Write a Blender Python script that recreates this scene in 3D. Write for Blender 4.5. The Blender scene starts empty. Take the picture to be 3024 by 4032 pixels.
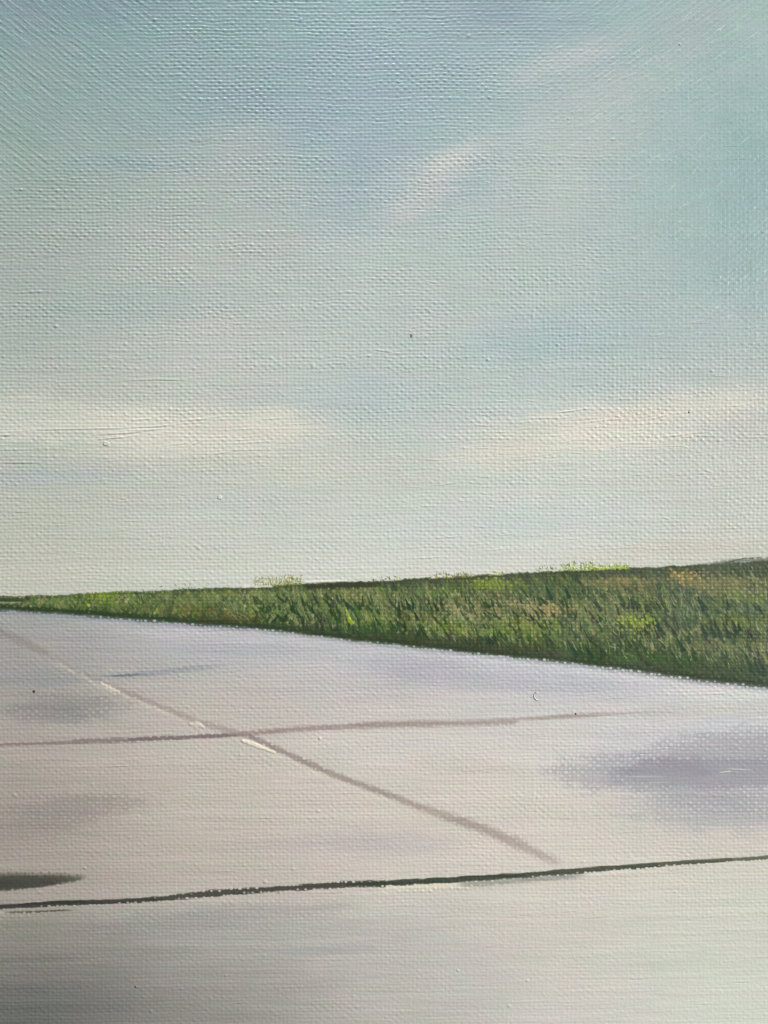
import bpy, math, random
import numpy as np

# ---------------------------------------------------------------- camera, world, lamps, exposure
# Scale: one photograph pixel is S metres on the canvas (12 cm of canvas fill the frame's width).
S = 0.12 / 3024.0
FW, FH = 3024.0, 4032.0
sc = bpy.context.scene
cam_d = bpy.data.cameras.new('camera'); cam = bpy.data.objects.new('camera', cam_d)
sc.collection.objects.link(cam); sc.camera = cam
DIST = 0.150
cam.location = (0, -DIST, 0); cam.rotation_euler = (math.radians(90), 0, 0)
cam_d.sensor_fit = 'VERTICAL'; cam_d.sensor_height = 24.0
cam_d.lens = 24.0 * DIST / (FH * S)
cam_d.clip_start = 0.005; cam_d.clip_end = 50.0

w = bpy.data.worlds.new('World'); sc.world = w; w.use_nodes = True
bg = w.node_tree.nodes['Background']
bg.inputs['Color'].default_value = (0.93, 0.97, 1.0, 1); bg.inputs['Strength'].default_value = 0.12

def aim(o, p):
    from mathutils import Vector
    o.rotation_euler = (Vector(p) - Vector(o.location)).to_track_quat('-Z', 'Y').to_euler()

def area_lamp(name, loc, target, sx, sy, power, col, spread=180):
    d = bpy.data.lights.new(name, 'AREA'); d.shape = 'RECTANGLE'; d.size = sx; d.size_y = sy
    d.energy = power; d.color = col; d.spread = math.radians(spread)
    o = bpy.data.objects.new(name, d); sc.collection.objects.link(o); o.location = loc; aim(o, target); return o

def spot_lamp(name, loc, target, power, col, half_deg, radius):
    d = bpy.data.lights.new(name, 'SPOT'); d.energy = power; d.color = col
    d.spot_size = math.radians(2 * half_deg); d.spot_blend = 1.0; d.shadow_soft_size = radius
    o = bpy.data.objects.new(name, d); sc.collection.objects.link(o); o.location = loc; aim(o, target); return o

# daylight from a high window raking down the canvas, and an added spot from the right, its cone edge darkening the lower left
area_lamp('window_light', (-0.03, -0.21, 0.50), (0.0, 0, 0.03), 0.20, 0.20, 2.9, (0.95, 1.0, 0.985))
spot_lamp('side_light', (0.80, -0.47, 0.16), (0.060, 0, -0.014), 64, (1.0, 0.99, 0.96), 8.8, 0.05)

vs = sc.view_settings
vs.view_transform = 'Standard'; vs.look = 'None'; vs.gamma = 1.0; vs.exposure = 0.0
vs.use_curve_mapping = False
sc.cycles.use_denoising = False if hasattr(sc, 'cycles') else False
sc.cycles.filter_width = 1.2

# ---------------------------------------------------------------- numeric painting: grid
rng = np.random.default_rng(7)
STEP = 2.8
def axis(n, inner, outer, co):
    mid = np.arange(-inner, n + inner, STEP)
    a = np.arange(-outer, -inner, co); b = np.arange(mid[-1] + co, n + outer, co)
    return np.concatenate([a, mid, b]).astype(np.float32)
U1 = axis(FW, 260, 760, 6.0); V1 = axis(FH, 260, 760, 6.0)
NU, NV = len(U1), len(V1)
U, V = np.meshgrid(U1, V1)

def lattice(u, v, seed):
    """smooth value noise 0..1 at lattice coordinates u, v (arrays of one shape)"""
    g = np.random.default_rng(seed).random((257, 263)).astype(np.float32)
    iu = np.floor(u).astype(np.int32); iv = np.floor(v).astype(np.int32)
    fu = (u - iu).astype(np.float32); fv = (v - iv).astype(np.float32)
    fu = fu * fu * (3 - 2 * fu); fv = fv * fv * (3 - 2 * fv)
    a0 = iv % 257; a1 = (iv + 1) % 257; b0 = iu % 263; b1 = (iu + 1) % 263
    return (g[a0, b0] * (1 - fu) + g[a0, b1] * fu) * (1 - fv) + (g[a1, b0] * (1 - fu) + g[a1, b1] * fu) * fv

def sstep(a, b, x):
    t = np.clip((x - a) / (b - a), 0, 1); return t * t * (3 - 2 * t)

# ---------------------------------------------------------------- the cloth
PU, PV = 16.0, 13.4
kh_ = rng.random(4096).astype(np.float32); thU = rng.random(1024).astype(np.float32); thV = rng.random(1024).astype(np.float32)
WU = 11 * (lattice(U / 420, V / 300, 1) - .5) + 6 * (lattice(U / 48, V / 60, 2) - .5)
WV = 9 * (lattice(U / 350, V / 420, 3) - .5) + 6 * (lattice(U / 60, V / 44, 4) - .5)

def weave(du, dv):
    iu = (U + du + WU) / PU; iv = (V + dv + WV) / PV
    ru = np.round(iu); rv = np.round(iv); fu = iu - ru; fv = iv - rv
    par = 1 - 2 * np.abs((ru + rv) % 2)
    ku = ru.astype(np.int32) % 1024; kv = rv.astype(np.int32) % 1024
    a = .78 + .34 * thV[kv]; b = .62 + .36 * thU[ku]; m_ = kh_[(kv * 37 + ku) % 4096]; a = a * (.80 + .40 * m_); b = b * (.80 + .40 * m_)
    cu_ = np.maximum(np.cos(np.pi * fu), 0); cv_ = np.maximum(np.cos(np.pi * fv), 0)
    weft = a * cv_ ** .7 + .95 * par * (cu_ - .45)
    warp = b * cu_ ** .7 - .80 * par * (cv_ - .45)
    k = .05
    h = .5 * (weft + warp) + .5 * np.sqrt((weft - warp) ** 2 + k) - .80
    knob = np.where(par > 0, a * 1.15, b * .75) * cv_ ** .55 * cu_ ** .55 - .55
    return (.24 * h + .98 * knob).astype(np.float32)

# how the brush ran: falling to the right in the top left, rising to the right in the top right, level elsewhere
TOP = 1 - sstep(700, 1750, V + .1 * U)
dirang = np.radians(-40 * (1 - sstep(100, 1250, U + .15 * V)) * (1 - sstep(300, 1100, V))
                    + 40 * sstep(1500, 2700, U - .3 * V) * (1 - sstep(900, 1700, V))
                    + 14 * (lattice(U / 330, V / 210, 11) - .5))
CA = np.cos(dirang).astype(np.float32); SA = -np.sin(dirang).astype(np.float32)
W0 = weave(0, 0)
LB = 3.2 + 4.5 * np.abs(np.sin(dirang)) / .56
H = W0 * .52
for k, g in ((-1, .20), (1, .20), (-2, .04), (2, .04)):
    H += g * weave(k * LB * CA, k * LB * SA)
TOPS = sstep(-.35, .75, W0)                                    # 0 in the pits of the cloth, 1 on its crowns

FILL = .30 + .30 * (lattice(U / 170, V / 110, 21) - .5) + .16 * (lattice(U / 45, V / 32, 22) - .5)
FILL += .30 * sstep(3350, 3900, V) * sstep(600, 2600, U) + .08 * sstep(2300, 2700, V)
def brist(ang, cu, cv, seed):
    a = math.radians(ang); x = U * math.cos(a) - V * math.sin(a); y = U * math.sin(a) + V * math.cos(a)
    return lattice(x / cu, y / cv, seed) - .5
wL = np.clip(-dirang / .6, 0, 1); wR = np.clip(dirang / .6, 0, 1); w0 = np.clip(1 - wL - wR, 0, 1)
BR = wL * brist(-34, 46, 3.6, 31) + wR * brist(32, 60, 3.6, 32) + w0 * (brist(2, 70, 3.4, 33) + .35 * brist(86, 50, 3.6, 34) * sstep(2200, 3000, V))
BR2 = wL * brist(-30, 150, 9, 35) + wR * brist(28, 170, 9, 36) + w0 * brist(1, 200, 9, 37)
GR = lattice(U / 5, V / 5, 41) - .5
obl = np.clip(np.abs(dirang) / .5, 0, 1)
relief = H * (1 - np.clip(FILL, 0, .9)) * (2.6 + .3 * obl) * (1 - .46 * sstep(900, 2700, V)) * (.82 + .36 * lattice(U / 140, V / 90, 23)) + BR * (.5 + .25 * obl) + BR2 * (.4 + .1 * obl) + GR * .45
lump = np.zeros_like(U)                                        # thick paint laid over the cloth
gloss = np.zeros_like(U)

# ---------------------------------------------------------------- colour
def lin(c):
    c = np.asarray(c, np.float32) / 255.0
    return np.where(c <= .04045, c / 12.92, ((c + .055) / 1.055) ** 2.4).astype(np.float32)

def field(us, vs_, table):
    """smooth colour field through a table of lit tones, rows at vs_, columns at us"""
    T = np.array(table, np.float32)
    def wts(n, x):
        n = np.array(n, np.float32); x = np.clip(x, n[0], n[-1])
        j = np.clip(np.searchsorted(n, x) - 1, 0, len(n) - 2); t = (x - n[j]) / (n[j + 1] - n[j])
        t = .5 * t + .5 * t * t * (3 - 2 * t); M = np.zeros((len(x), len(n)), np.float32)
        M[np.arange(len(x)), j] = 1 - t; M[np.arange(len(x)), j + 1] = t; return M
    return np.einsum('vi,ijc,uj->vuc', wts(vs_, V1), T, wts(us, U1)).astype(np.float32)

KU = [100, 800, 1500, 2200, 2900]
SKY = field(KU, [40, 350, 700, 1000, 1350, 1600, 1850, 2050, 2260], [
 [(130,156,161),(141,167,171),(151,178,183),(157,180,185),(168,190,188)],
 [(142,164,163),(148,171,174),(154,178,185),(168,186,188),(160,184,184)],
 [(153,169,164),(165,178,176),(163,180,184),(178,190,188),(153,181,181)],
 [(160,171,166),(176,184,180),(178,190,188),(178,190,188),(158,182,181)],
 [(166,175,169),(185,190,185),(183,192,189),(178,191,190),(172,187,186)],
 [(178,182,173),(188,192,186),(182,193,191),(190,199,195),(192,196,190)],
 [(176,181,173),(190,193,185),(193,199,192),(200,205,198),(195,199,192)],
 [(180,183,173),(193,197,189),(197,203,196),(200,207,202),(198,202,194)],
 [(186,187,176),(198,200,191),(206,208,200),(208,209,201),(200,199,188)]])
PAV = field(KU, [2400, 2560, 2760, 2960, 3160, 3420, 3560, 3690, 3840, 3980], [  # lower left keeps some shade in the colour, besides darker grey paint
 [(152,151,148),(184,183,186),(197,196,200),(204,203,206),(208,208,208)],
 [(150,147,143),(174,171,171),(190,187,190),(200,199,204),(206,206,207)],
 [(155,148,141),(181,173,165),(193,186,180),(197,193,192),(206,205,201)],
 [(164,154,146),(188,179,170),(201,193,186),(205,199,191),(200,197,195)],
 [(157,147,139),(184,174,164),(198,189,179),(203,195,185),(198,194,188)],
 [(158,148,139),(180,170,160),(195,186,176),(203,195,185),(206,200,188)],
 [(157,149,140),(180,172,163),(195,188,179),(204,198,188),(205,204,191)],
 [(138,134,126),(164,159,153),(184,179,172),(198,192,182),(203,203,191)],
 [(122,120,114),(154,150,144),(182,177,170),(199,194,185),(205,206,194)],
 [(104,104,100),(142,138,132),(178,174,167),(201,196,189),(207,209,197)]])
hor = lambda u: np.interp(u, [-800,0,200,474,620,820,939,1185,1512,1785,2059,2332,2606,2834,3024,3800],
                          [2385,2350,2345,2329,2329,2315,2315,2297,2287,2271,2257,2241,2232,2219,2208,2160])
kerb = lambda u: np.interp(u, [-800,0,346,693,1048,1367,1512,1877,2241,2515,2788,3024,3800],
                           [2372,2397,2421,2451,2474,2515,2530,2569,2606,2640,2679,2703,2800])
hu = hor(U1)[None, :]; ku_ = kerb(U1)[None, :]
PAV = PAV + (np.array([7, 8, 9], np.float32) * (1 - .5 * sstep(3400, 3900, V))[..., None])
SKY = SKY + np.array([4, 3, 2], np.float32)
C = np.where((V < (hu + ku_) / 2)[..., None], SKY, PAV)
del SKY, PAV
reg = np.where(V < (hu + ku_) / 2, 0, 1).astype(np.int8)       # 0 sky, 1 pavement; later 2 grass ...

def win(u0, v0, u1, v1):
    a, b = np.searchsorted(U1, [u0, u1]); c, d = np.searchsorted(V1, [v0, v1])
    return (slice(c, d), slice(a, b))

def seg_dist(s, pts):
    """distance from each grid node of window s to a polyline, and how far along it (0..1)"""
    u = U[s]; v = V[s]; best = np.full(u.shape, 1e9, np.float32); tt = np.zeros_like(u); side = np.zeros_like(u)
    L = [0.0]
    for p, q in zip(pts, pts[1:]): L.append(L[-1] + math.hypot(q[0] - p[0], q[1] - p[1]))
    for i, (p, q) in enumerate(zip(pts, pts[1:])):
        dx, dy = q[0] - p[0], q[1] - p[1]; l2 = dx * dx + dy * dy
        t = np.clip(((u - p[0]) * dx + (v - p[1]) * dy) / l2, 0, 1)
        ex = u - p[0] - t * dx; ey = v - p[1] - t * dy; d = np.sqrt(ex * ex + ey * ey)
        m = d < best; best = np.where(m, d, best); tt = np.where(m, (L[i] + t * (L[i + 1] - L[i])) / L[-1], tt)
        side = np.where(m, (dx * ey - dy * ex) / math.sqrt(l2), side)
    return best, tt, side

def lay(s, a, col, thick=0.0, region=None, thr=.5):
    a = np.clip(a, 0, 1)[..., None]; C[s] = C[s] * (1 - a) + np.asarray(col, np.float32) * a
    if thick: lump[s] = np.maximum(lump[s], thick * a[..., 0])
    if region is not None: reg[s] = np.where(a[..., 0] > thr, region, reg[s])

def line(pts, w, col, alpha=1.0, soft=.5, mode=0.0, fade=(0, 0), low=False, thick=0.0, region=None, thr=.4, off=0.0, rough=.3, seed=5):
    """a brushed line. w: half width, or a list along it. mode>0: paint sits in the pits, mode<0: on the crowns"""
    wm = max(w) if isinstance(w, (list, tuple)) else w
    xs = [p[0] for p in pts]; ys = [p[1] for p in pts]; m = wm * 2.5 + 12 + abs(off)
    s = win(min(xs) - m, min(ys) - m, max(xs) + m, max(ys) + m)
    d, t, side = seg_dist(s, pts)
    if off: d = np.abs(side - off)
    ww = np.interp(t, np.linspace(0, 1, len(w)), w) if isinstance(w, (list, tuple)) else w
    aa = np.interp(t, np.linspace(0, 1, len(alpha)), alpha) if isinstance(alpha, (list, tuple)) else alpha
    n = (lattice(U[s] / 26, V[s] / 7, seed) - .5) * rough * 2
    x = d / (ww + 1e-3) + n
    if mode > 0: x = x + mode * (TOPS[s] - .5) * 1.5 * (.35 + 1.3 * lattice(U[s] / 60, V[s] / 30, seed + 3)) * (np.clip(side / (ww + 1e-3) * .8 + .45, .12, 1) if low else 1.0)
    if mode < 0: x = x - mode * (.5 - TOPS[s]) * 1.5
    a = aa * (1 - sstep(1 - soft, 1 + soft, x))
    if fade[0]: a = a * sstep(0, fade[0], t)
    if fade[1]: a = a * (1 - sstep(1 - fade[1], 1, t))
    lay(s, a, col, thick, region, thr); return s, a

def patch(cu, cv, ru, rv, col, alpha, mode=0.0, ang=0.0, hard=.5, seed=9, region=None, thr=.5, thick=0.0, nscale=(120, 14)):
    """a brushed patch: an ellipse whose edge is broken by bristle noise and by the cloth"""
    m = 1.7; s = win(cu - ru * m - rv, cv - rv * m - ru * abs(math.sin(math.radians(ang))) * m, cu + ru * m + rv, cv + rv * m + ru * abs(math.sin(math.radians(ang))) * m)
    a_ = math.radians(ang); x = (U[s] - cu) * math.cos(a_) - (V[s] - cv) * math.sin(a_); y = (U[s] - cu) * math.sin(a_) + (V[s] - cv) * math.cos(a_)
    r = np.sqrt((x / ru) ** 2 + (y / rv) ** 2)
    r = r + (lattice(x / nscale[0] + 50, y / nscale[1] + 50, seed) - .5) * .45 + (lattice(x / 40 + 9, y / 30 + 9, seed + 1) - .5) * .25
    if mode > 0: r = r + mode * (TOPS[s] - .5) * .9 * (.3 + 1.4 * lattice(x / 34 + 70, y / 22 + 70, seed + 2))
    if mode < 0: r = r - mode * (.5 - TOPS[s]) * .9
    al = alpha * (1 - sstep(1 - hard, 1 + hard * .6, r))
    lay(s, al, col, thick, region, thr); return s, al

def soften(u, v, col, k):
    """thin a patch's colour with the paint already there"""
    j = min(int(np.searchsorted(V1, v)), NV - 1); i = min(int(np.searchsorted(U1, u)), NU - 1)
    col = np.array(col, np.float32); g_ = col.mean()
    col = g_ + (col - g_) * (.58 if v < 600 else .8 if v < 2200 else .85) + 4
    return col * (1 - k) + C[j, i] * k
# --- sky: broad mottling, then patches
for i, (cu, cv, ru, rv, col, al, ang) in enumerate([
 (120, 60, 170, 60, (140,152,164), .55, -30), (160, 250, 160, 120, (150,172,158), .35, 0),
 (420, 20, 330, 60, (112,150,166), .60, 0), (760, 190, 330, 110, (128,164,174), .45, 20),
 (1050, 330, 420, 120, (134,162,182), .45, 25), (1180, 480, 160, 120, (134,168,190), .55, 20),
 (1380, 380, 260, 200, (142,174,194), .45, 40), (1900, 70, 420, 80, (132,156,180), .60, -5),
 (1700, 250, 380, 170, (142,168,186), .40, 10), (2260, 220, 300, 60, (190,190,188), .40, 25),
 (2350, 350, 260, 80, (186,188,186), .45, 20), (2740, 110, 220, 120, (172,178,180), .45, 30),
 (1980, 20, 150, 40, (124,150,180), .40, 0),
 (520, 640, 260, 40, (134,164,178), .50, 0), (930, 560, 180, 90, (182,182,182), .50, 10),
 (1450, 620, 160, 120, (140,166,186), .45, 40), (1380, 820, 210, 110, (148,172,186), .35, 20),
 (1750, 640, 110, 46, (206,196,192), .70, 25), (1680, 750, 110, 50, (202,192,190), .60, 35),
 (1610, 850, 90, 30, (198,186,186), .50, 20), (1560, 700, 130, 60, (186,194,196), .50, 30),
 (1870, 730, 90, 60, (150,182,186), .50, 20), (2350, 560, 300, 90, (190,194,186), .50, 20),
 (2950, 800, 160, 420, (136,172,176), .50, 0), (2700, 1060, 300, 90, (158,178,180), .35, 25),
 (600, 900, 500, 120, (178,180,178), .35, 8), (1000, 960, 300, 90, (182,182,180), .45, 10),
 (200, 1000, 240, 160, (164,170,164), .35, 0), (60, 520, 90, 120, (138,170,156), .45, 0),
 (500, 1210, 420, 90, (150,170,176), .50, 4), (2180, 1330, 420, 90, (150,180,188), .50, 6),
 (1400, 1560, 380, 110, (164,184,188), .45, 4), (2900, 1370, 260, 120, (176,186,186), .45, 15),
 (2250, 1500, 520, 60, (168,186,190), .45, 5), (150, 1480, 260, 60, (172,180,174), .4, 0),
 (1560, 1120, 330, 60, (188,190,186), .35, 5), (2500, 900, 260, 60, (164,182,184), .35, 15),
 (120, 1875, 330, 36, (162,174,182), .65, 2), (300, 1885, 260, 26, (170,178,184), .35, 2),
 (300, 1960, 380, 50, (184,180,172), .40, 3), (1250, 1840, 300, 90, (204,200,184), .55, 0),
 (1500, 1850, 260, 120, (192,196,186), .40, 0), (950, 1980, 380, 70, (182,190,188), .45, 0),
 (1900, 2060, 620, 70, (188,200,200), .45, 3), (2700, 2160, 420, 36, (204,196,182), .60, 4),
 (2700, 1950, 400, 90, (196,200,194), .4, 0), (500, 2180, 420, 40, (190,190,178), .4, 0)]):
    patch(cu, cv, ru, rv, soften(cu, cv, col, .2), al * .9, .25 * ((-1) ** i), ang, .85, 60 + 2 * i)

for cu, cv, ru, rv, col, al, an in [(1780,640,180,60,(204,202,200),.7,24),(1640,800,200,60,(194,194,194),.6,20),(2240,230,300,70,(192,196,196),.6,16),(2420,380,330,90,(188,196,192),.55,18),
                                    (2150,520,260,60,(186,198,194),.5,16),(1750,1280,260,40,(194,198,194),.5,4),(900,720,300,120,(178,184,182),.5,10),(700,1000,420,90,(184,188,184),.5,6),(1500,960,260,60,(188,196,194),.5,8)]:
    patch(cu, cv, ru, rv, col, al, -.4, an, .85, 181 + cu % 17, nscale=(90, 22))
# --- the two cream cloud banks and the paler one at the left edge
patch(760, 1710, 560, 120, (213,209,197), .85, -.3, 1, .75, 201, 3, .45, .35)
patch(1060, 1668, 190, 66, (214,209,197), .8, -.2, 0, .55, 203, 3, .5, .4)
patch(450, 1645, 280, 52, (216,210,198), .7, -.2, 1, .7, 205, 3, .4, .4)
patch(100, 1650, 330, 110, (203,204,193), .7, -.2, 0, .5, 207, 3, .45, .2)
patch(2330, 1700, 470, 112, (220,215,202), .9, -.3, 5, .75, 209, 4, .45, .35)
patch(2790, 1592, 330, 70, (216,211,201), .75, -.3, 6, .8, 211, 4, .45, .2)
patch(1960, 1790, 260, 60, (216,212,198), .6, -.3, 6, .6, 213, 4, .45, .2)
patch(2480, 1640, 240, 30, (216,208,192), .50, -.3, 4, .5, 215)
patch(2050, 1700, 200, 40, (204,204,194), .5, -.3, 12, .5, 216)

# --- pavement: scumbles
for i, (cu, cv, ru, rv, col, al, mode, ang) in enumerate([
 (700, 2500, 320, 24, (196,194,198), .60, -.3, -3), (900, 2560, 320, 40, (166,168,180), .50, .3, -2),
 (300, 2520, 300, 60, (160,158,158), .35, .3, 0), (1640, 2625, 240, 56, (156,155,170), .72, .4, -3),
 (2000, 2680, 420, 48, (166,165,180), .65, .4, -4), (2400, 2700, 300, 40, (184,184,196), .45, .3, -6),
 (1500, 2720, 380, 40, (176,172,182), .40, .3, 2), (2300, 2770, 380, 24, (204,198,196), .5, -.3, 0),
 (2760, 2720, 200, 22, (214,208,202), .5, -.3, -6), (2880, 2860, 160, 60, (188,188,202), .5, .2, 0),
 (2000, 2640, 200, 20, (186,184,192), .4, 0, -5), (2620, 2880, 300, 40, (190,190,202), .45, .3, 0),
 (1650, 2880, 420, 26, (210,204,198), .60, -.3, 3), (1650, 2930, 220, 14, (206,202,202), .5, -.3, 2),
 (1850, 3010, 260, 30, (190,180,168), .50, .1, -4), (2450, 2960, 320, 50, (196,196,204), .40, -.2, 0),
 (130, 2668, 200, 34, (138,142,146), .75, .3, 4), (230, 2690, 120, 18, (142,146,150), .6, 0, 6),
 (150, 2560, 130, 40, (172,164,152), .5, -.2, -20), (240, 2790, 175, 46, (124,118,124), .8, .9, 0),
 (560, 2990, 380, 22, (190,182,172), .35, -.3, 3), (1180, 3060, 170, 40, (200,190,180), .5, -.3, -2),
 (260, 3185, 240, 44, (128,120,116), .62, .9, 6), (100, 3260, 200, 40, (130,122,115), .5, .8, 0),
 (900, 3190, 360, 16, (196,188,180), .5, -.3, 3), (720, 3260, 160, 14, (194,184,174), .4, -.3, 2),
 (1380, 3310, 260, 44, (174,166,172), .60, .4, 3), (1560, 3340, 200, 36, (176,168,174), .45, .4, 3),
 (1000, 3330, 220, 24, (172,162,158), .35, .3, 2), (2200, 3180, 200, 60, (198,196,182), .35, 0, -20),
 (2700, 3310, 380, 60, (204,192,180), .45, 0, 0), (1900, 3120, 260, 40, (204,194,182), .4, 0, -10),
 (700, 3640, 300, 60, (132,132,132), .65, .5, 4), (980, 3600, 420, 36, (144,143,142), .60, .5, 4),
 (180, 3660, 200, 60, (126,126,112), .60, .4, 0), (420, 3690, 150, 60, (134,124,122), .55, .5, 0),
 (1150, 3660, 300, 60, (150,150,148), .45, .5, 3), (1300, 3740, 200, 20, (148,146,154), .6, .4, 3),
 (500, 3760, 260, 30, (122,120,116), .50, .4, 0), (300, 3830, 260, 60, (120,113,108), .50, .4, 0),
 (100, 3780, 220, 14, (108,100,92), .6, .3, 2), (260, 3930, 340, 60, (100,102,100), .55, .4, 0),
 (1000, 3880, 300, 60, (152,144,140), .50, .4, 0), (1500, 3700, 260, 60, (172,168,166), .45, .3, 3),
 (1700, 3600, 260, 60, (186,180,174), .5, .2, 4), (2200, 3600, 300, 80, (200,190,180), .4, .2, 3),
 (1850, 3850, 160, 160, (184,180,178), .55, .4, 0), (2200, 3680, 260, 40, (190,186,176), .4, .6, 2),
 (2600, 3750, 340, 160, (194,200,186), .45, .3, 0), (1600, 3990, 160, 60, (188,186,172), .4, .2, 0),
 (2600, 3560, 300, 40, (196,194,184), .4, .2, 3), (1350, 3830, 300, 30, (176,168,162), .35, .4, 2),
 (800, 3800, 300, 24, (140,140,138), .4, .5, 3), (640, 3900, 220, 30, (134,126,122), .4, .5, 2)]):
    patch(cu, cv, ru, rv, soften(cu, cv, col, .3), al * (.8 if cv > 3590 else .95), mode, ang, .75, 301 + 2 * i)

# --- the violet patch at the right, wiped into the pits of the cloth
VI = (164,162,169)
patch(2820, 3060, 420, 150, (184,182,190), .6, 0, -3, .9, 433, None, .5, nscale=(200, 40))
patch(2440, 3045, 210, 56, VI, .62, 1.0, 0, .5, 421, 8, .55)
patch(2860, 2960, 260, 72, VI, .72, .9, 3, .6, 423, 8, .5)
patch(2820, 3045, 380, 60, (158,155,164), .85, .35, 1, .22, 425, 8, .5)
patch(2620, 3035, 160, 44, (155,152,161), .8, .2, -2, .2, 427, 8, .5)
patch(2780, 3130, 260, 50, (164,162,168), .6, .8, -8, .7, 429, 8, .5)
patch(2830, 3215, 300, 52, (168,167,171), .55, .9, -3, .7, 431, 8, .55)
s_ = win(2440, 2990, 3784, 3095); FILL_V = np.exp(-((V[s_] - 3045) / 45) ** 2) * sstep(2440, 2560, U[s_])
relief[s_] *= 1 - .55 * FILL_V

# --- joints between the slabs
SHA = (136,122,120)
line([(-760,2930),(0,2933),(182,2926),(320,2921)], 6, (138,122,118), [.5,.8,.85], .6, .3, (0,.05), region=5, thr=.3, seed=51)
line([(280,2920),(510,2913),(640,2906)], [7,9,6], (128,116,114), .85, .6, .4, (.02,.05), region=5, thr=.3, seed=52)
line([(500,2913),(740,2903),(966,2890)], [6,7,7], (120,104,106), .85, .5, .3, (.02,.0), region=5, thr=.3, seed=53)
line([(940,2891),(1185,2871),(1550,2853),(1823,2848),(2050,2838)], [7,9,11,10,11], (152,134,129), [.85,.8,.75,.65,.6], .8, .3, (.02,.02), region=5, thr=.22, seed=54)
line([(2030,2832),(2188,2823),(2300,2817),(2500,2806),(2760,2796)], [7,8,6,6,6], (158,140,134), [.5,.75,.45,.25,.0], .7, .2, (.02,.3), region=5, thr=.2, seed=55)
line([(2450,2808),(3024,2790),(3300,2780)], 22, (186,182,174), .35, .8, .3, (.2,0), seed=56)
DJ = [(-60,2440),(0,2486),(100,2532),(200,2582),(392,2681),(784,2845),(984,2899),(1276,3035),(1641,3172),(1914,3268),(2096,3350),(2225,3412)]
line(DJ[:4], [16,14,12], (134,124,120), .50, .8, .3, (0,.1), region=6, thr=.25, seed=61)
line(DJ[2:7], [8,7,8,10,9], (156,144,136), [.4,.35,.6,.6,.65], .7, .3, (0,0), region=6, thr=.25, seed=62)
line(DJ[6:9], [7,9,10], (146,131,126), [.85,.7,.6], .8, .5, (0,0), region=6, thr=.25, seed=63)
line(DJ[8:], [11,15,16,11], (158,144,137), [.6,.75,.68,.4], .85, .5, (.02,.1), region=6, thr=.25, seed=64)
HL = (216,208,190)
line(DJ[3:6], [5,7,9], HL, [.3,.5,.4], .9, -.9, (.1,.2), off=16, rough=.6, seed=71)
line(DJ[6:9], [7,9,9], HL, [.6,.45,.2], .9, -.4, (.05,.2), off=24, rough=.6, seed=72)
line(DJ[8:], [12,14,14], (210,200,186), [.35,.45,.1], .9, -.3, (.1,.3), off=42, seed=73)
line([(398,2688),(440,2712),(470,2728)], [5,6,4], (222,212,192), .85, .5, -.4, thick=1.0, seed=74)
line([(748,2850),(780,2852),(800,2862)], [7,10,5], (216,206,186), .8, .5, -.2, thick=2.0, seed=75)
line([(958,2917),(1000,2930),(1050,2950)], [7,8,4], (230,220,200), .95, .4, 0, thick=2.0, seed=76)
line([(1000,2935),(1080,2962)], [5,4], (230,222,202), .9, .4, 0, thick=2.0, seed=77)
line([(960,2925),(1060,2900)], 5, (140,122,122), 0, .5)
line([(1160,2890),(1500,2876),(1900,2872)], [10,16,10], (208,200,192), .5, .9, -.3, (.2,.2), seed=78)
line([(2050,2858),(2250,2850)], 9, (212,206,198), .5, .8, -.3, (.2,.3), seed=79)
line([(385,2666),(510,2658),(640,2647),(820,2627),(940,2614)], [3,6,9,9,6], (136,141,150), [.5,.7,.55,.4,.1], .6, .4, (.02,.2), region=7, thr=.3, seed=81)
line([(430,2662),(520,2658),(560,2654)], [2.5,4,2.5], (100,110,122), .6, .4, .5, (.2,.2), region=7, thr=.3, seed=82)
line([(400,2632),(560,2630)], 10, (190,180,172), .45, .9, -.3, (.2,.3), seed=83)

# --- the dark seam across the lower part
DK = [(-760,3610),(0,3571),(206,3558),(362,3552),(600,3542),(820,3519),(1094,3499),(1367,3483),(1512,3478),(1785,3463),(2059,3446),(2332,3423),(2606,3402),(2879,3384),(3024,3375),(3784,3330)]
line([(-760,3690),(0,3596),(300,3585)], [9,12,8], (196,186,172), .5, .8, -.4, (0,.3), seed=91)
line([(0,3594),(130,3591),(300,3582)], 2.5, (78,72,62), .75, .4, .9, (.2,.2), seed=92)
line([(1450,3500),(1640,3490),(1860,3478),(2100,3466)], [16,20,16,8], (224,216,198), [.8,.95,.8,.3], .7, -.35, (.15,.2), thick=1.2, seed=93)
line([(2290,3446),(2400,3440),(2700,3425)], [7,9,6], (220,214,198), .65, .7, -.4, (.1,.4), thick=.8, seed=94)
line([(1800,3492),(2250,3470),(2600,3440)], [10,14,8], (204,196,184), .6, .8, -.3, (.2,.2), seed=95)
line([(860,3540),(1200,3522),(1450,3508)], [8,12,8], (190,180,172), .5, .8, -.3, (.2,.2), seed=96)
line(DK[:5], [7,7,8,8,8], (54,54,50), .9, .28, .45, low=True, region=9, thr=.4, rough=.25, seed=97)
line(DK[1:4], [2,6,5], (56,54,50), .95, .3, 0, (.2,.1), low=True, region=9, thr=.4, off=-4, seed=98)
line(DK[4:9], [8,9,9,9,9], (60,60,53),   .9, .45, .5, region=9, thr=.4, rough=.3, seed=99)
line(DK[7:11], [4,10,11,9], (54,60,47), .95, .3, .25, low=True, region=9, thr=.4, rough=.25, seed=100)
line(DK[10:14], [9,9,7,6], (64,68,56), .92, .3, .7, low=True, region=9, thr=.4, rough=.25, seed=101)
line(DK[12:], [7,6,5,5], (90,92,76), .85, .4, .6, low=True, region=9, thr=.35, rough=.25, seed=102)
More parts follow.
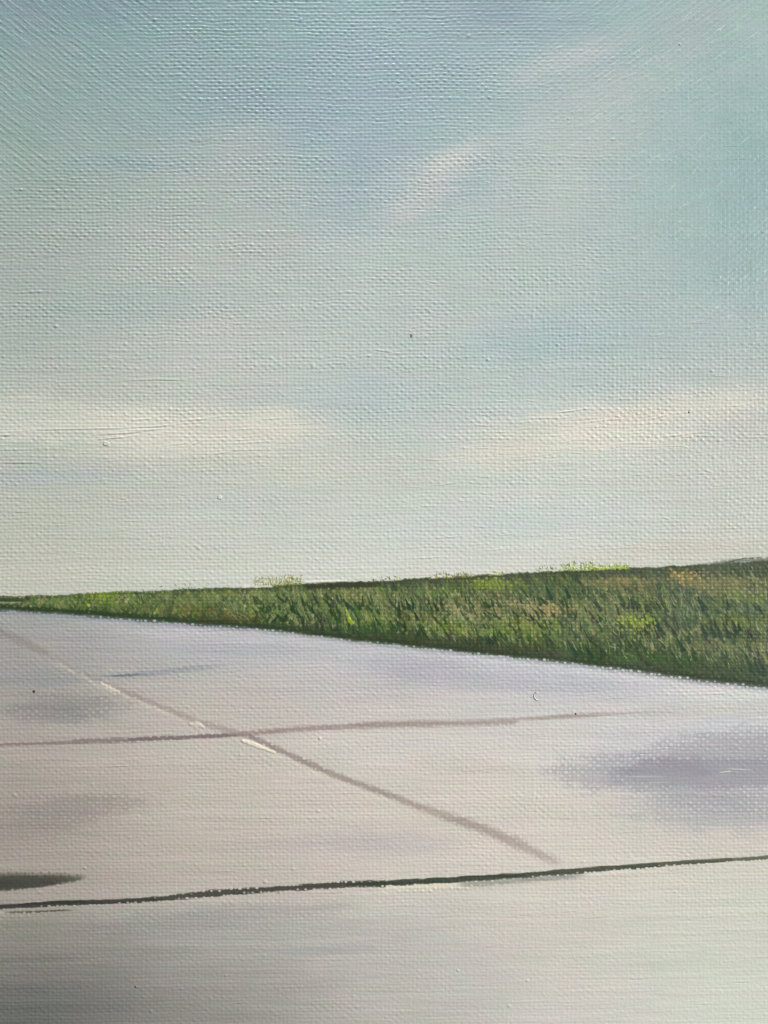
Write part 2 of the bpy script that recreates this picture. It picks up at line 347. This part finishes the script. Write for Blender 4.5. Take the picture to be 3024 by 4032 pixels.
line(DK[9:12], [8,9,8], (120,126,120), .55, .8, .7, (.1,.2), off=20, seed=103)

# --- the dark wedge-shaped shadow at the left edge
s = win(-760, 3400, 420, 3530); u = U[s]; v = V[s]
nz = (lattice(u / 12, v / 12, 111) - .5) * 6 + (TOPS[s] - .5) * 7
top = np.interp(u, [-760,0,250,352], [3425,3431,3432,3442]); bot = np.interp(u, [-760,0,90,180,290,330,356], [3560,3507,3500,3489,3471,3460,3444])
a = sstep(-4, 22, v - top + nz) * sstep(-5, 6, bot - v - nz * .6) * sstep(366, 300, u + nz) 
a = a * np.interp(u, [0, 200, 330], [.97, .93, .6])
lay(s, a, (66,68,58), 0, 10, .4)
lay(s, a * .5 * np.exp(-((v - top - 12) / 9) ** 2), (112,98,82))

# ---------------------------------------------------------------- the grass bank
gtop = hu + (lattice(U / 30, V * 0 + 3, 121) - .5) * 5
gbot = ku_ + (lattice(U / 40, V * 0 + 7, 122) - .5) * 6
jag = (TOPS - .5) * 12 * lattice(U / 45, V / 40, 124) + (lattice(U / 9, V / 14, 123) - .5) * 8
a = sstep(-5, 3, V - gtop + jag * .5) * sstep(-7, 5, gbot - V - jag)
s = win(-760, 2100, 3784, 2850)
lay(s, a[s] * .97, (62,76,50), 0, 2, .5)
F = np.zeros_like(U); F[s] = a[s]
def rel(u, v): return (v - hor(u)) / max(kerb(u) - hor(u), 1)
UP = []
# broad underpainting
for i, (cu, cv, ru, rv, col, al) in enumerate([
 (300,2370,300,20,(84,92,62),.5),(400,2350,60,16,(128,148,30),.9),(440,2375,50,16,(118,136,40),.7),(700,2350,200,26,(100,112,70),.6),
 (600,2390,250,22,(84,98,40),.5),(750,2405,130,22,(98,84,34),.7),(960,2430,110,26,(92,72,30),.8),(860,2440,200,14,(60,64,30),.7),
 (1000,2350,260,40,(96,108,66),.6),(1150,2400,170,50,(74,96,54),.6),(1400,2340,160,28,(116,122,74),.7),
 (1350,2420,120,40,(64,92,38),.7),(1480,2420,120,26,(112,126,56),.6),(1600,2360,120,40,(74,88,62),.6),(1640,2440,200,40,(98,108,60),.5),
 (1500,2470,160,24,(36,76,26),.8),(1700,2440,110,34,(116,112,72),.7),(1750,2330,80,26,(104,128,52),.6),
 (1940,2300,110,26,(136,150,54),.8),(1800,2390,120,22,(140,132,88),.65),(2000,2310,90,24,(120,138,52),.6),
 (1900,2370,140,28,(112,118,72),.5),(1760,2470,120,30,(110,134,40),.7),(1950,2490,150,30,(112,130,56),.7),(2120,2395,250,26,(158,143,98),.8),(1860,2400,150,34,(152,142,98),.75),(1980,2440,260,30,(136,140,88),.6),(2380,2420,160,34,(128,132,86),.6),(2900,2330,200,26,(132,130,84),.6),(1450,2365,160,30,(128,132,80),.65),(2720,2300,260,30,(120,116,76),.6),(2440,2290,120,22,(140,126,84),.6),
 (2180,2400,110,22,(170,148,98),.7),(2200,2320,200,30,(66,88,58),.7),(2100,2470,160,36,(122,138,60),.6),(1700,2520,280,18,(54,62,32),.7),
 (2000,2560,300,22,(62,60,42),.75),(2400,2300,160,24,(134,120,78),.65),(2330,2390,140,40,(100,112,68),.6),(2300,2480,180,50,(108,122,78),.5),
 (2500,2450,66,30,(150,166,44),.95),(2150,2540,160,30,(84,98,40),.6),(2400,2560,220,34,(52,86,40),.6),(2560,2320,110,40,(108,108,66),.5),
 (2700,2270,70,26,(186,154,92),.85),(2640,2320,90,36,(52,78,54),.8),(2860,2300,190,34,(124,122,76),.6),(2950,2360,120,22,(112,136,52),.6),
 (2780,2400,160,50,(64,92,60),.7),(2900,2450,160,34,(112,126,56),.6),(2720,2430,130,36,(84,106,74),.5),(2850,2540,260,36,(116,122,78),.6),
 (2600,2590,220,26,(56,92,36),.7),(2850,2610,260,22,(60,84,42),.7),(2950,2400,80,34,(56,86,60),.6),(3100,2450,120,120,(90,110,66),.5)]):
    s, al_ = (lambda q: q)(None) or (None, None), None
    m = 1.7; w_ = win(cu - ru * m, cv - rv * m, cu + ru * m, cv + rv * m)
    r = np.sqrt(((U[w_] - cu) / ru) ** 2 + ((V[w_] - cv) / rv) ** 2) + (lattice(U[w_] / 18, V[w_] / 26, 501 + i) - .5) * .9 - (TOPS[w_] - .5) * .5
    lay(w_, al * (1 - sstep(.55, 1.15, r)) * F[w_], col); UP.append((w_, al * .72 * (1 - sstep(.5, 1.25, r)) * F[w_] * (.45 + .75 * TOPS[w_]), col))

r_ = random.Random(11)
def blade(x, y, ln, ang, w, col, al, mode=-.5, thick=.6, over=False, bend=0.0):
    """one short stroke of the brush, from its root up to its tip"""
    a_ = math.radians(ang); x1 = x + ln * math.cos(a_); y1 = y - ln * math.sin(a_)
    mx, my = (x + x1) / 2 + bend * ln * math.sin(a_), (y + y1) / 2 + bend * ln * math.cos(a_)
    pts = [(x, y), (mx, my), (x1, y1)]
    mm = w * 2 + 4; s = win(min(x, mx, x1) - mm, min(y, my, y1) - mm, max(x, mx, x1) + mm, max(y, my, y1) + mm)
    if U[s].size == 0: return
    d, t, _ = seg_dist(s, pts)
    ww = w * (1.15 - .85 * t)
    q = d / ww - mode * (.5 - TOPS[s]) * 1.1
    a = al * (1 - sstep(.6, 1.4, q))
    if not over: a = a * F[s]
    lay(s, a, col, thick)
    if over: reg[s] = np.where((a > .35) & (reg[s] == 0), 2, reg[s])

PALS = [((74,98,54), 3), ((104,120,68), 4), ((134,140,88), 4.6), ((156,150,104), 3.2), ((124,150,60), 2), ((156,176,58), .8),
        ((42,72,38), 2.6), ((34,62,46), 2.0), ((176,158,112), 1.3), ((146,158,124), 1.4), ((54,56,34), 1.4), ((92,126,74), 2)]
cols = [c for c, _ in PALS]; wt = [x for _, x in PALS]
def local_col(u, v, base):
    i = int(np.searchsorted(U1, u)); j = int(np.searchsorted(V1, v))
    i = min(max(i, 0), NU - 1); j = min(max(j, 0), NV - 1)
    loc = C[j, i]; k = r_.uniform(.15, .7); g = r_.uniform(.9, 1.16)
    return tuple(np.clip((np.array(base) * (1 - k) + loc * k) * g, 20, 235))
def lean(u, v):
    if u < 1150: b = 62 if r_.random() < .45 else 125
    elif u < 1900: b = 108
    else: b = 118
    return b + r_.gauss(0, 15)
for k in range(7200):
    u = r_.uniform(-300, 3300); tp = hor(u); bt = kerb(u); hgt = bt - tp
    f = r_.random() ** .9; v = tp + 6 + f * (hgt - 8)
    base = r_.choices(cols, wt)[0]
    if f > .84: base = r_.choice([(40,62,34), (54,62,34), (46,78,34), (62,82,44)])
    if f < .10: base = r_.choice([(44,54,42), (58,66,48), (84,92,60), (104,108,70)])
    ln = min(r_.uniform(14, 58), 12 + .34 * hgt, max(6, v - tp + 3))
    blade(u, v, ln, lean(u, v), r_.uniform(2.4, 7.0), local_col(u, v, base), r_.uniform(.45, .9), r_.choice([-1.2, -.9, -.5, .3]), r_.uniform(.0, .5), bend=r_.uniform(-.15, .15))
for w_, a_, c_ in UP: lay(w_, a_, tuple(min(235, x * 1.10) for x in c_))          # a second thin coat of the same colours
for k in range(1500):
    u = r_.uniform(-200, 3300); tp = hor(u); bt = kerb(u); hgt = bt - tp; f = r_.uniform(.08, .86); v = tp + f * hgt
    c_ = r_.choice([(150,150,100), (132,142,84), (118,140,66), (166,156,112), (98,122,66), (50,76,44), (36,64,44), (142,162,70), (60,70,44)])
    blade(u, v, min(r_.uniform(10, 36), 8 + .25 * hgt, max(6, v - tp)), lean(u, v), r_.uniform(1.8, 4.5), local_col(u, v, c_), r_.uniform(.5, .95), r_.choice([-1.3, -.8, .2]), .2, bend=r_.uniform(-.15, .15))
# fine light hairs and dark gaps
for k in range(700):
    u = r_.uniform(900, 3250); tp = hor(u); bt = kerb(u); v = tp + (.25 + .65 * r_.random()) * (bt - tp)
    blade(u, v, r_.uniform(20, 52), lean(u, v), r_.uniform(1.4, 2.4), r_.choice([(150,160,118), (166,166,120), (130,146,96), (176,180,150)]), r_.uniform(.4, .8), -.2, .9, bend=r_.uniform(-.2, .2))
for k in range(420):
    u = r_.uniform(1000, 3250); tp = hor(u); bt = kerb(u); v = tp + (.35 + .6 * r_.random()) * (bt - tp)
    blade(u, v, r_.uniform(18, 44), lean(u, v), r_.uniform(3, 6.5), r_.choice([(28,58,32), (24,50,36), (32,62,20), (40,46,28)]), r_.uniform(.5, .85), .3, 0)
for (u, v, ln, an) in [(2960,2640,70,112),(2990,2650,64,110),(3010,2655,60,108),(2690,2560,60,118),(2600,2480,44,118),(2815,2505,60,112),(2840,2510,66,112),(2870,2505,64,112),(2780,2500,50,115),(2770,2400,50,112),(2900,2490,50,110),(2170,2355,46,112),(2240,2350,40,112),(2270,2580,66,122),(2330,2590,54,118)]:
    blade(u, v, ln, an, 8, (24,58,40), .92, .1, .2)
blade(1376, 2446, 46, 108, 8, (170,184,48), .95, -.2, 2.0); blade(1384, 2452, 26, 112, 8, (160,176,56), .9, -.2, 1.5)
for (u0, u1, v0, col, n) in [(350,480,2352,(146,166,36),26),(1880,2010,2300,(150,166,56),24),(2446,2550,2470,(160,180,52),34),(1750,1840,2480,(136,162,48),24),(1830,1900,2420,(164,148,104),20),(2100,2250,2410,(172,152,104),30),(2660,2760,2285,(190,156,92),24),(2060,2130,2490,(132,156,60),16),(1000,1100,2370,(128,140,70),20),(1440,1520,2440,(128,146,60),14)]:
    for k in range(int(n * 1.3)):
        uu = r_.gauss((u0 + u1) / 2, (u1 - u0) * .42); vv_ = v0 + r_.gauss(10, 14)
        blade(uu, vv_, r_.uniform(14, 32), r_.gauss(112, 10), r_.uniform(2, 4.4), local_col(uu, vv_, col), r_.uniform(.4, .85), -1.1, 1.0)
# the dark first coat shows in the pits of the cloth
pit = (F * np.clip(1 - TOPS * 1.6, 0, 1) * (.08 + .3 * lattice(U / 50, V / 30, 125)))[..., None]
C = C * (1 - pit) + np.array((44, 54, 36), np.float32) * pit
# dark top and bottom edges
line([(u, float(hor(u)) + 7) for u in range(-700, 3760, 120)], [3,3,2,2,2,2,3,4,3,2,3,3,4,4], (56,66,48), [.5,.5,.4,.3,.2,.2,.5,.6,.4,.3,.4,.6,.6], .6, .5, seed=131)
line([(u, float(hor(u)) + 14) for u in range(1180, 1560, 60)], [8,9,7], (44,50,34), .8, .6, .3, (.1,.2), seed=132)
line([(u, float(kerb(u)) - 6) for u in range(-700, 3760, 120)], [7,8,7,9,9], (40,56,32), .85, .6, .9, seed=133)
line([(u, float(kerb(u)) + 10) for u in range(1000, 3760, 120)], [6,7,8,8], (140,144,150), .45, .8, .8, seed=134)
line([(u, float(kerb(u)) + 9) for u in range(-700, 1100, 120)], [8,8,8], (128,134,150), .45, .9, .4, seed=135)
line([(-300, 2358), (0, 2362), (70, 2362), (150, 2364)], [6,9,5], (44,62,46), .9, .4, 0, (0,.2), seed=136)
line([(-100, 2374), (100, 2372)], 3, (150,148,136), .6, .7, 0, (.2,.2), seed=137)
# loose sprigs above the crest, the loose hair of paint at its right end
for (a0, a1, n, hh, cs) in [(1000,1190,130,44,[(150,156,92),(128,140,70),(170,170,110),(110,112,60)]),(1060,1180,80,32,[(140,150,70),(150,140,90)]),
                            (1500,2200,70,22,[(140,156,64),(104,112,72),(120,130,70)]),(1715,1860,90,24,[(150,160,60),(110,104,80),(150,146,70)]),(1930,1990,18,18,[(150,172,60)]),(2120,2180,26,36,[(96,104,70),(120,126,80)]),
                            (2200,2340,110,36,[(140,162,60),(120,136,70),(150,170,70)]),(2300,2480,150,26,[(150,178,50),(130,152,56),(160,180,70)]),(2340,2470,60,16,[(150,178,50)]),
                            (340,520,36,9,[(140,158,40),(112,130,50)]),(560,820,36,26,[(120,128,96),(140,146,112)]),(1460,1560,16,22,[(70,66,60),(110,112,70)])]:
    for k in range(n):
        u = r_.uniform(a0, a1); v = float(hor(u)) + 5 - hh * .9 * r_.random() ** 1.8
        blade(u, v, r_.uniform(4, hh * .45), r_.gauss(95, 38), r_.uniform(1.0, 2.2), r_.choice(cs), r_.uniform(.45, .95), -.2, .8, True, r_.uniform(-.3, .3))
s = win(930, 2285, 1240, 2330)
line([(945,2311),(1080,2309)], 4, (222,220,208), .9, .5, -.2, (.1,.1), thick=1, seed=141)
line([(1190,2292),(1400,2283)], 3.5, (226,224,214), .9, .5, -.2, (.1,.3), thick=1, seed=142)
line([(2840,2222),(2890,2208),(2930,2198),(3010,2196)], [2.5,2,1.2], (74,76,58), .85, .4, .2, (.05,.2), region=2, thr=.4, rough=.1, seed=143)
line([(2700,2232),(2850,2212),(3024,2200),(3300,2190)], [3,5,6,6], (70,78,66), .55, .8, .8, (.3,0), seed=144)

# ---------------------------------------------------------------- ridges and scratches in the thick paint
def scratch(pts, w, hgt, dark=0.0, light=0.0):
    s = win(min(p[0] for p in pts) - 12, min(p[1] for p in pts) - 12, max(p[0] for p in pts) + 12, max(p[1] for p in pts) + 12)
    d, t, side = seg_dist(s, pts); e = np.sin(np.pi * np.clip(t, .02, .98)) ** .5
    hgt = hgt * .7; dark = dark * .6; lump[s] += hgt * e * np.exp(-(d / w) ** 2) - .7 * hgt * e * np.exp(-((side - 1.6 * w) / w) ** 2) * (d < 6 * w)
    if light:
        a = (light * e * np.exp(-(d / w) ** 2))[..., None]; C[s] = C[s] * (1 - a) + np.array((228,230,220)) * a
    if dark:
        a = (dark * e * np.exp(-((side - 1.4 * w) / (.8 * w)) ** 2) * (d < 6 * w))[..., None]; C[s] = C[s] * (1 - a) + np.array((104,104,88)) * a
scratch([(0,1700),(150,1692),(420,1686),(600,1680),(690,1674)], 2.6, 1.6, .25, .3)
scratch([(340,1715),(500,1704),(620,1690)], 2.6, 2.0, .35, .2)
scratch([(380,1728),(500,1722)], 2.4, 1.6, .3); scratch([(450,1500),(620,1494),(760,1498)], 2.6, 2.2, .3, .3)
for k in range(70):
    u = r_.choice([r_.gauss(650, 330), r_.gauss(2350, 300)]); v = 1700 + r_.gauss(0, 50); ln = r_.uniform(60, 220)
    scratch([(u, v), (u + ln, v - ln * r_.uniform(-.04, .14))], r_.uniform(2, 3.4), r_.uniform(.5, 1.6), 0, r_.uniform(.1, .45))
scratch([(0,1715),(40,1712)], 3, 2.0, .5); scratch([(0,1822),(160,1822)], 2.6, 1.8, .35)
scratch([(740,1755),(800,1735)], 2.4, 1.6, .2, .3); scratch([(830,1790),(950,1770)], 2.2, 1.4, .2)
scratch([(2180,1626),(2260,1616),(2330,1606)], 2.8, 2.4, .1, .8); scratch([(2560,1650),(2630,1632)], 2.8, 2.4, .1, .8)
scratch([(2260,1685),(2400,1678)], 2.4, 1.8, 0, .5); scratch([(2360,1760),(2500,1740)], 2.2, 1.6, 0, .4)
scratch([(1800,1972),(1860,1974)], 2.4, 2, 0, .6); scratch([(1920,2166),(2000,2160)], 2.4, 2, 0, .6)
scratch([(1540,2204),(1780,2190)], 2.2, 1.6, 0, .3); scratch([(1700,2120),(1850,2108)], 2.2, 1.6, 0, .3)
scratch([(1470,1376),(1560,1388)], 2.4, 2.2, .1, .8); scratch([(2860,1600),(2960,1590)], 2.2, 1.8, 0, .6)
scratch([(2860,3028),(2960,3034)], 2.2, 2.2, 0, .7); scratch([(2830,3043),(2880,3038)], 2.4, 2.2, 0, .8)
scratch([(2450,3060),(2620,3060)], 2, 1.6, .1, .5); scratch([(2540,3085),(2640,3080)], 2, 1.5, 0, .4)
scratch([(740,3093),(900,3090)], 2, 1.5, .1, .4); scratch([(1260,2835),(1420,2812)], 2, 1, 0, .1)
sr = random.Random(5)
for k in range(420):                                           # short glints put into the colour along dried bristle ridges
    zone = sr.random()
    if zone < .55: u = sr.uniform(1500, 3100); v = sr.uniform(0, 1900)
    elif zone < .75: u = sr.uniform(1500, 3000); v = sr.uniform(1500, 2150)
    else: u = sr.uniform(0, 3024); v = sr.uniform(500, 2200)
    i = int(np.searchsorted(U1, u)); j = int(np.searchsorted(V1, v)); an = float(dirang[j, i]) + sr.gauss(0, .12)
    ln = sr.uniform(18, 70); scratch([(u, v), (u + ln * math.cos(an), v - ln * math.sin(an))], sr.uniform(1.6, 2.4), sr.uniform(.8, 2.0), 0, sr.uniform(.1, .5))
for k in range(150):                                           # horizontal dark hairlines left by the bristles
    u = sr.uniform(-100, 2900); v = sr.choice([sr.uniform(500, 2300), sr.uniform(2450, 4000)])
    if v > hor(u) - 20 and v < kerb(u) + 20: continue
    ln = sr.uniform(20, 110); scratch([(u, v), (u + ln, v - ln * sr.uniform(-.03, .09))], 1.8, sr.uniform(.6, 1.4), sr.uniform(.1, .3))
def dab(u, v, r, h):
    s = win(u - 3 * r, v - 3 * r, u + 3 * r, v + 3 * r); lump[s] += h * np.exp(-(((U[s] - u) / r) ** 2 + ((V[s] - v) / (.8 * r)) ** 2) ** 1.5)
for k in range(60): dab(sr.uniform(0, 3024), sr.uniform(0, 4032), sr.uniform(4, 8), sr.uniform(1, 2.6))

stv = (lattice(U / 520, V / 11, 161) - .5) + .7 * (lattice(U / 260, V / 24, 162) - .5) + .5 * (lattice(U / 120, V / 6, 163) - .5)
C += (stv * np.where(reg == 0, 4.0 * sstep(900, 1700, V), np.where(reg == 2, 0, 5.5)))[..., None] * np.array((1.0, .98, .92), np.float32)
# fine tint differences from thread to thread and stroke to stroke
tint = (lattice(U / 60, V / 16, 151) - .5)[..., None] * np.array((2, .3, -2), np.float32) + (lattice(U / 30, V / 12, 152) - .5)[..., None] * np.array((-1.5, 1.5, 1), np.float32)
tint += (lattice(U / 90, V / 45, 153) - .5)[..., None] * np.array((5, -1, 3), np.float32)
C = C + tint * np.where(reg == 2, .8, 1.0)[..., None]
C += ((BR * 4 + BR2 * 3) * np.where(reg == 2, .5, 1.0))[..., None]

# paint colour of the photograph's tones under this place's light: a fit of the lamps' light is divided out, other shade stays in
x_ = np.clip(U, 0, FW) / FW; y_ = np.clip(V, 0, FH) / FH; q_ = [-0.132, 0.627, 0.558, -0.442, 0.26, -0.436, 0.24, -0.691, 0.176, -0.018]
LIT = np.exp(sum(a * b for a, b in zip(q_, [1, x_, y_, x_ * x_, x_ * y_, y_ * y_, x_ * x_ * y_, x_ * y_ * y_, x_ ** 3, y_ ** 3])))
gm = (F * (V > 2100) * (V < 2850))[..., None]; gl = C.mean(-1, keepdims=True)
C = C * (1 - gm) + (gl + (C - gl) * 1.02 + np.array((2, 1, 0), np.float32)) * gm
ALB = lin(np.clip(C, 0, 255)) / LIT[..., None]
ALB = np.clip(ALB, .004, .86)
Z = relief * (1 - .38 * F) + lump * 1.0
fade = sstep(0, 200, np.minimum(np.minimum(U + 460, 3484 - U), np.minimum(V + 460, 4492 - V)))
Z = Z * (.35 + .65 * fade)

# ---------------------------------------------------------------- materials (procedural paint)
def paint_material(name, rough, sheen=0.0, attr=True, col=(.5, .5, .5)):
    m = bpy.data.materials.new(name); m.use_nodes = True; nt = m.node_tree; N = nt.nodes; Lk = nt.links
    p = N['Principled BSDF']
    tc = N.new('ShaderNodeTexCoord')
    n1 = N.new('ShaderNodeTexNoise'); n1.inputs['Scale'].default_value = 2600; n1.inputs['Detail'].default_value = 4
    Lk.new(tc.outputs['Object'], n1.inputs['Vector'])
    n2 = N.new('ShaderNodeTexNoise'); n2.inputs['Scale'].default_value = 160; n2.inputs['Detail'].default_value = 5
    Lk.new(tc.outputs['Object'], n2.inputs['Vector'])
    if attr:
        at = N.new('ShaderNodeAttribute'); at.attribute_name = 'paint'; src = at.outputs['Color']
    else:
        rgb = N.new('ShaderNodeRGB'); rgb.outputs[0].default_value = (*col, 1); src = rgb.outputs[0]
    mr = N.new('ShaderNodeMapRange'); mr.inputs['To Min'].default_value = .93; mr.inputs['To Max'].default_value = 1.07
    Lk.new(n1.outputs['Fac'], mr.inputs['Value'])
    mx = N.new('ShaderNodeVectorMath'); mx.operation = 'SCALE'; Lk.new(src, mx.inputs[0]); Lk.new(mr.outputs['Result'], mx.inputs['Scale'])
    Lk.new(mx.outputs['Vector'], p.inputs['Base Color'])
    rr = N.new('ShaderNodeMapRange'); rr.inputs['From Min'].default_value = .3; rr.inputs['From Max'].default_value = .7
    rr.inputs['To Min'].default_value = rough - .09; rr.inputs['To Max'].default_value = rough + .09
    Lk.new(n2.outputs['Fac'], rr.inputs['Value']); Lk.new(rr.outputs['Result'], p.inputs['Roughness'])
    b = N.new('ShaderNodeBump'); b.inputs['Strength'].default_value = .25; b.inputs['Distance'].default_value = .00004
    Lk.new(n1.outputs['Fac'], b.inputs['Height']); Lk.new(b.outputs['Normal'], p.inputs['Normal'])
    p.inputs['Specular IOR Level'].default_value = .5
    return m

# ---------------------------------------------------------------- objects
def link(o, parent=None):
    sc.collection.objects.link(o)
    if parent is not None: o.parent = parent
    return o
root = link(bpy.data.objects.new('canvas_painting', None))
root.location = (0, 0, -(FH / 2 + 700) * S)
root['label'] = 'oil landscape painting on woven canvas, pale cloudy sky over green bank and pinkish paving'
root['category'] = 'painting'
ZB = (FH / 2 + 700) * S

X = (U - FW / 2) * S; ZZ = (FH / 2 - V) * S + ZB; Y = -Z * S
co = np.stack([X, Y, ZZ], -1).reshape(-1, 3).astype(np.float32)
alb = np.concatenate([ALB.reshape(-1, 3), np.ones((NU * NV, 1), np.float32)], 1).astype(np.float32)
idx = np.arange(NU * NV, dtype=np.int32).reshape(NV, NU)
quads = np.stack([idx[:-1, :-1], idx[1:, :-1], idx[1:, 1:], idx[:-1, 1:]], -1).reshape(-1, 4)
freg = reg[:-1, :-1].reshape(-1)

def sheet(name, mask, mat, parent, label=None):
    q = quads[mask]; used, inv = np.unique(q.reshape(-1), return_inverse=True)
    me = bpy.data.meshes.new(name); nv, nf = len(used), len(q)
    me.vertices.add(nv); me.vertices.foreach_set('co', co[used].reshape(-1))
    me.loops.add(nf * 4); me.loops.foreach_set('vertex_index', inv.astype(np.int32))
    me.polygons.add(nf); me.polygons.foreach_set('loop_start', np.arange(0, nf * 4, 4, dtype=np.int32))
    try: me.polygons.foreach_set('loop_total', np.full(nf, 4, np.int32))
    except Exception: pass
    me.update(calc_edges=True); me.shade_smooth()
    at = me.color_attributes.new('paint', 'FLOAT_COLOR', 'POINT'); at.data.foreach_set('color', alb[used].reshape(-1))
    me.materials.append(mat)
    o = link(bpy.data.objects.new(name, me), parent)
    if label: o['label'] = label
    return o

m_sky = paint_material('sky_paint', .47); m_pav = paint_material('pavement_paint', .50); m_gr = paint_material('grass_paint', .46); m_dk = paint_material('dark_paint', .5)
p_sky = sheet('painted_sky', freg == 0, m_sky, root)
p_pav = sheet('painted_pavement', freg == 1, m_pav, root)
p_gr = sheet('painted_grass_bank', freg == 2, m_gr, root)
sheet('painted_cloud', freg == 3, m_sky, p_sky, 'cream cloud bank on the left')
sheet('painted_cloud', freg == 4, m_sky, p_sky, 'cream cloud bank on the right')
sheet('painted_slab_joint', freg == 5, m_pav, p_pav, 'level brown joint between slabs')
sheet('painted_slab_joint', freg == 6, m_pav, p_pav, 'slanting joint between slabs')
sheet('painted_slab_joint', freg == 7, m_pav, p_pav, 'short faint blue joint')
sheet('painted_violet_patch', freg == 8, m_pav, p_pav)
sheet('painted_dark_seam', freg == 9, m_dk, p_pav)
sheet('painted_shadow', freg == 10, m_dk, p_pav)

# the cloth's folded sides and its back, 18 mm behind the front
m_cloth = paint_material('primed_cloth', .7, attr=False, col=(.62, .60, .55))
x0, x1 = float(X.min()), float(X.max()); z0, z1 = float(ZZ.min()), float(ZZ.max()); D = .018
rim = [(i, 0) for i in range(0, NV, 8)] + [(NV - 1, 0)] + [(NV - 1, j) for j in range(8, NU, 8)] + [(NV - 1, NU - 1)] + [(i, NU - 1) for i in range(NV - 9, -1, -8)] + [(0, NU - 1)] + [(0, j) for j in range(NU - 9, 0, -8)]
vv = []; ff = []
for (i, j) in rim: vv.append(tuple(co[idx[i, j]]))
n = len(rim)
for (i, j) in rim: vv.append((float(X[i, j]), D, float(ZZ[i, j])))
for k in range(n): ff.append((k, (k + 1) % n, n + (k + 1) % n, n + k))
ff.append(tuple(range(n, 2 * n)))
me = bpy.data.meshes.new('canvas_side'); me.from_pydata(vv, [], ff); me.materials.append(m_cloth)
link(bpy.data.objects.new('canvas_side', me), root)

# ---------------------------------------------------------------- grit, drops and a hair caught in the paint
def on_canvas(u, v, lift=0.0):
    i = min(int(np.searchsorted(U1, u)), NU - 1); j = min(int(np.searchsorted(V1, v)), NV - 1)
    return ((u - FW / 2) * S, -(float(Z[j, i]) + lift) * S, (FH / 2 - v) * S + ZB)
import bmesh
def pebble(name, u, v, ru, rv, h, col, label, seed, rough=.6):
    bm = bmesh.new(); bmesh.ops.create_icosphere(bm, subdivisions=3, radius=1.0)
    rr = random.Random(seed); ph = [rr.uniform(0, 6.28) for _ in range(6)]
    for w_ in bm.verts:
        c = w_.co; k = 1 + .16 * math.sin(3.1 * c.x + ph[0]) + .13 * math.sin(4.3 * c.z + ph[1] + c.x) + .1 * math.sin(5.7 * c.y + ph[2])
        w_.co = (c.x * k * ru * S, c.y * k * h * S, c.z * k * rv * S)
    me = bpy.data.meshes.new(name); bm.to_mesh(me); bm.free(); me.shade_smooth()
    me.materials.append(paint_material(name + '_paint', rough, attr=False, col=tuple(lin(col))))
    o = link(bpy.data.objects.new(name, me), root); o.location = on_canvas(u, v, h * .2); o['label'] = label; return o
pebble('grit_speck', 1620, 1321, 6, 6, 3, (132,120,108), 'brown grit in the sky', 1)
pebble('grit_speck', 134, 2722, 4.5, 4.5, 3, (64,60,62), 'black grit on the paving', 2)
pebble('grit_speck', 2714, 1622, 4.5, 4.5, 2.5, (140,142,138), 'grey grit beside the right cloud', 3)
pebble('grit_speck', 2268, 2810, 3.5, 3.5, 2.5, (110,96,88), 'dark grit on the joint', 4)
pebble('paint_blob', 419, 1746, 12, 8, 2, (194,192,178), 'smooth drop in the left cloud', 5, .35)
pebble('paint_blob', 866, 1958, 7, 7, 2, (196,198,190), 'small drop in the pale sky', 6, .35)
pebble('paint_blob', 536, 3885, 4, 4, 2.5, (110,106,98), 'dark drop low on the paving', 7, .45)
# curl of hair
P = [(2112,2724), (2105,2732), (2103,2742), (2107,2751), (2115,2757), (2124,2757)]
bm = bmesh.new(); rings = []
for k, (u, v) in enumerate(P):
    c = on_canvas(u, v, 1.6); a0, b0 = P[max(k - 1, 0)], P[min(k + 1, len(P) - 1)]
    tx, tz = b0[0] - a0[0], -(b0[1] - a0[1]); l_ = math.hypot(tx, tz); nx, nz_ = -tz / l_, tx / l_
    r0 = 1.1 * S * (1 if 0 < k < len(P) - 1 else .5)
    rings.append([bm.verts.new((c[0] + math.cos(q) * nx * r0, c[1] + math.sin(q) * r0, c[2] + math.cos(q) * nz_ * r0)) for q in [i * math.pi / 4 for i in range(8)]])
for ra, rb in zip(rings, rings[1:]):
    for i in range(8): bm.faces.new((ra[i], ra[(i + 1) % 8], rb[(i + 1) % 8], rb[i]))
bm.faces.new(rings[0]); bm.faces.new(rings[-1][::-1])
cu = bpy.data.meshes.new('hair_curl'); bm.to_mesh(cu); bm.free(); cu.shade_smooth()
cu.materials.append(paint_material('hair_paint', .4, attr=False, col=tuple(lin((205,206,206)))))
link(bpy.data.objects.new('hair_curl', cu), root)
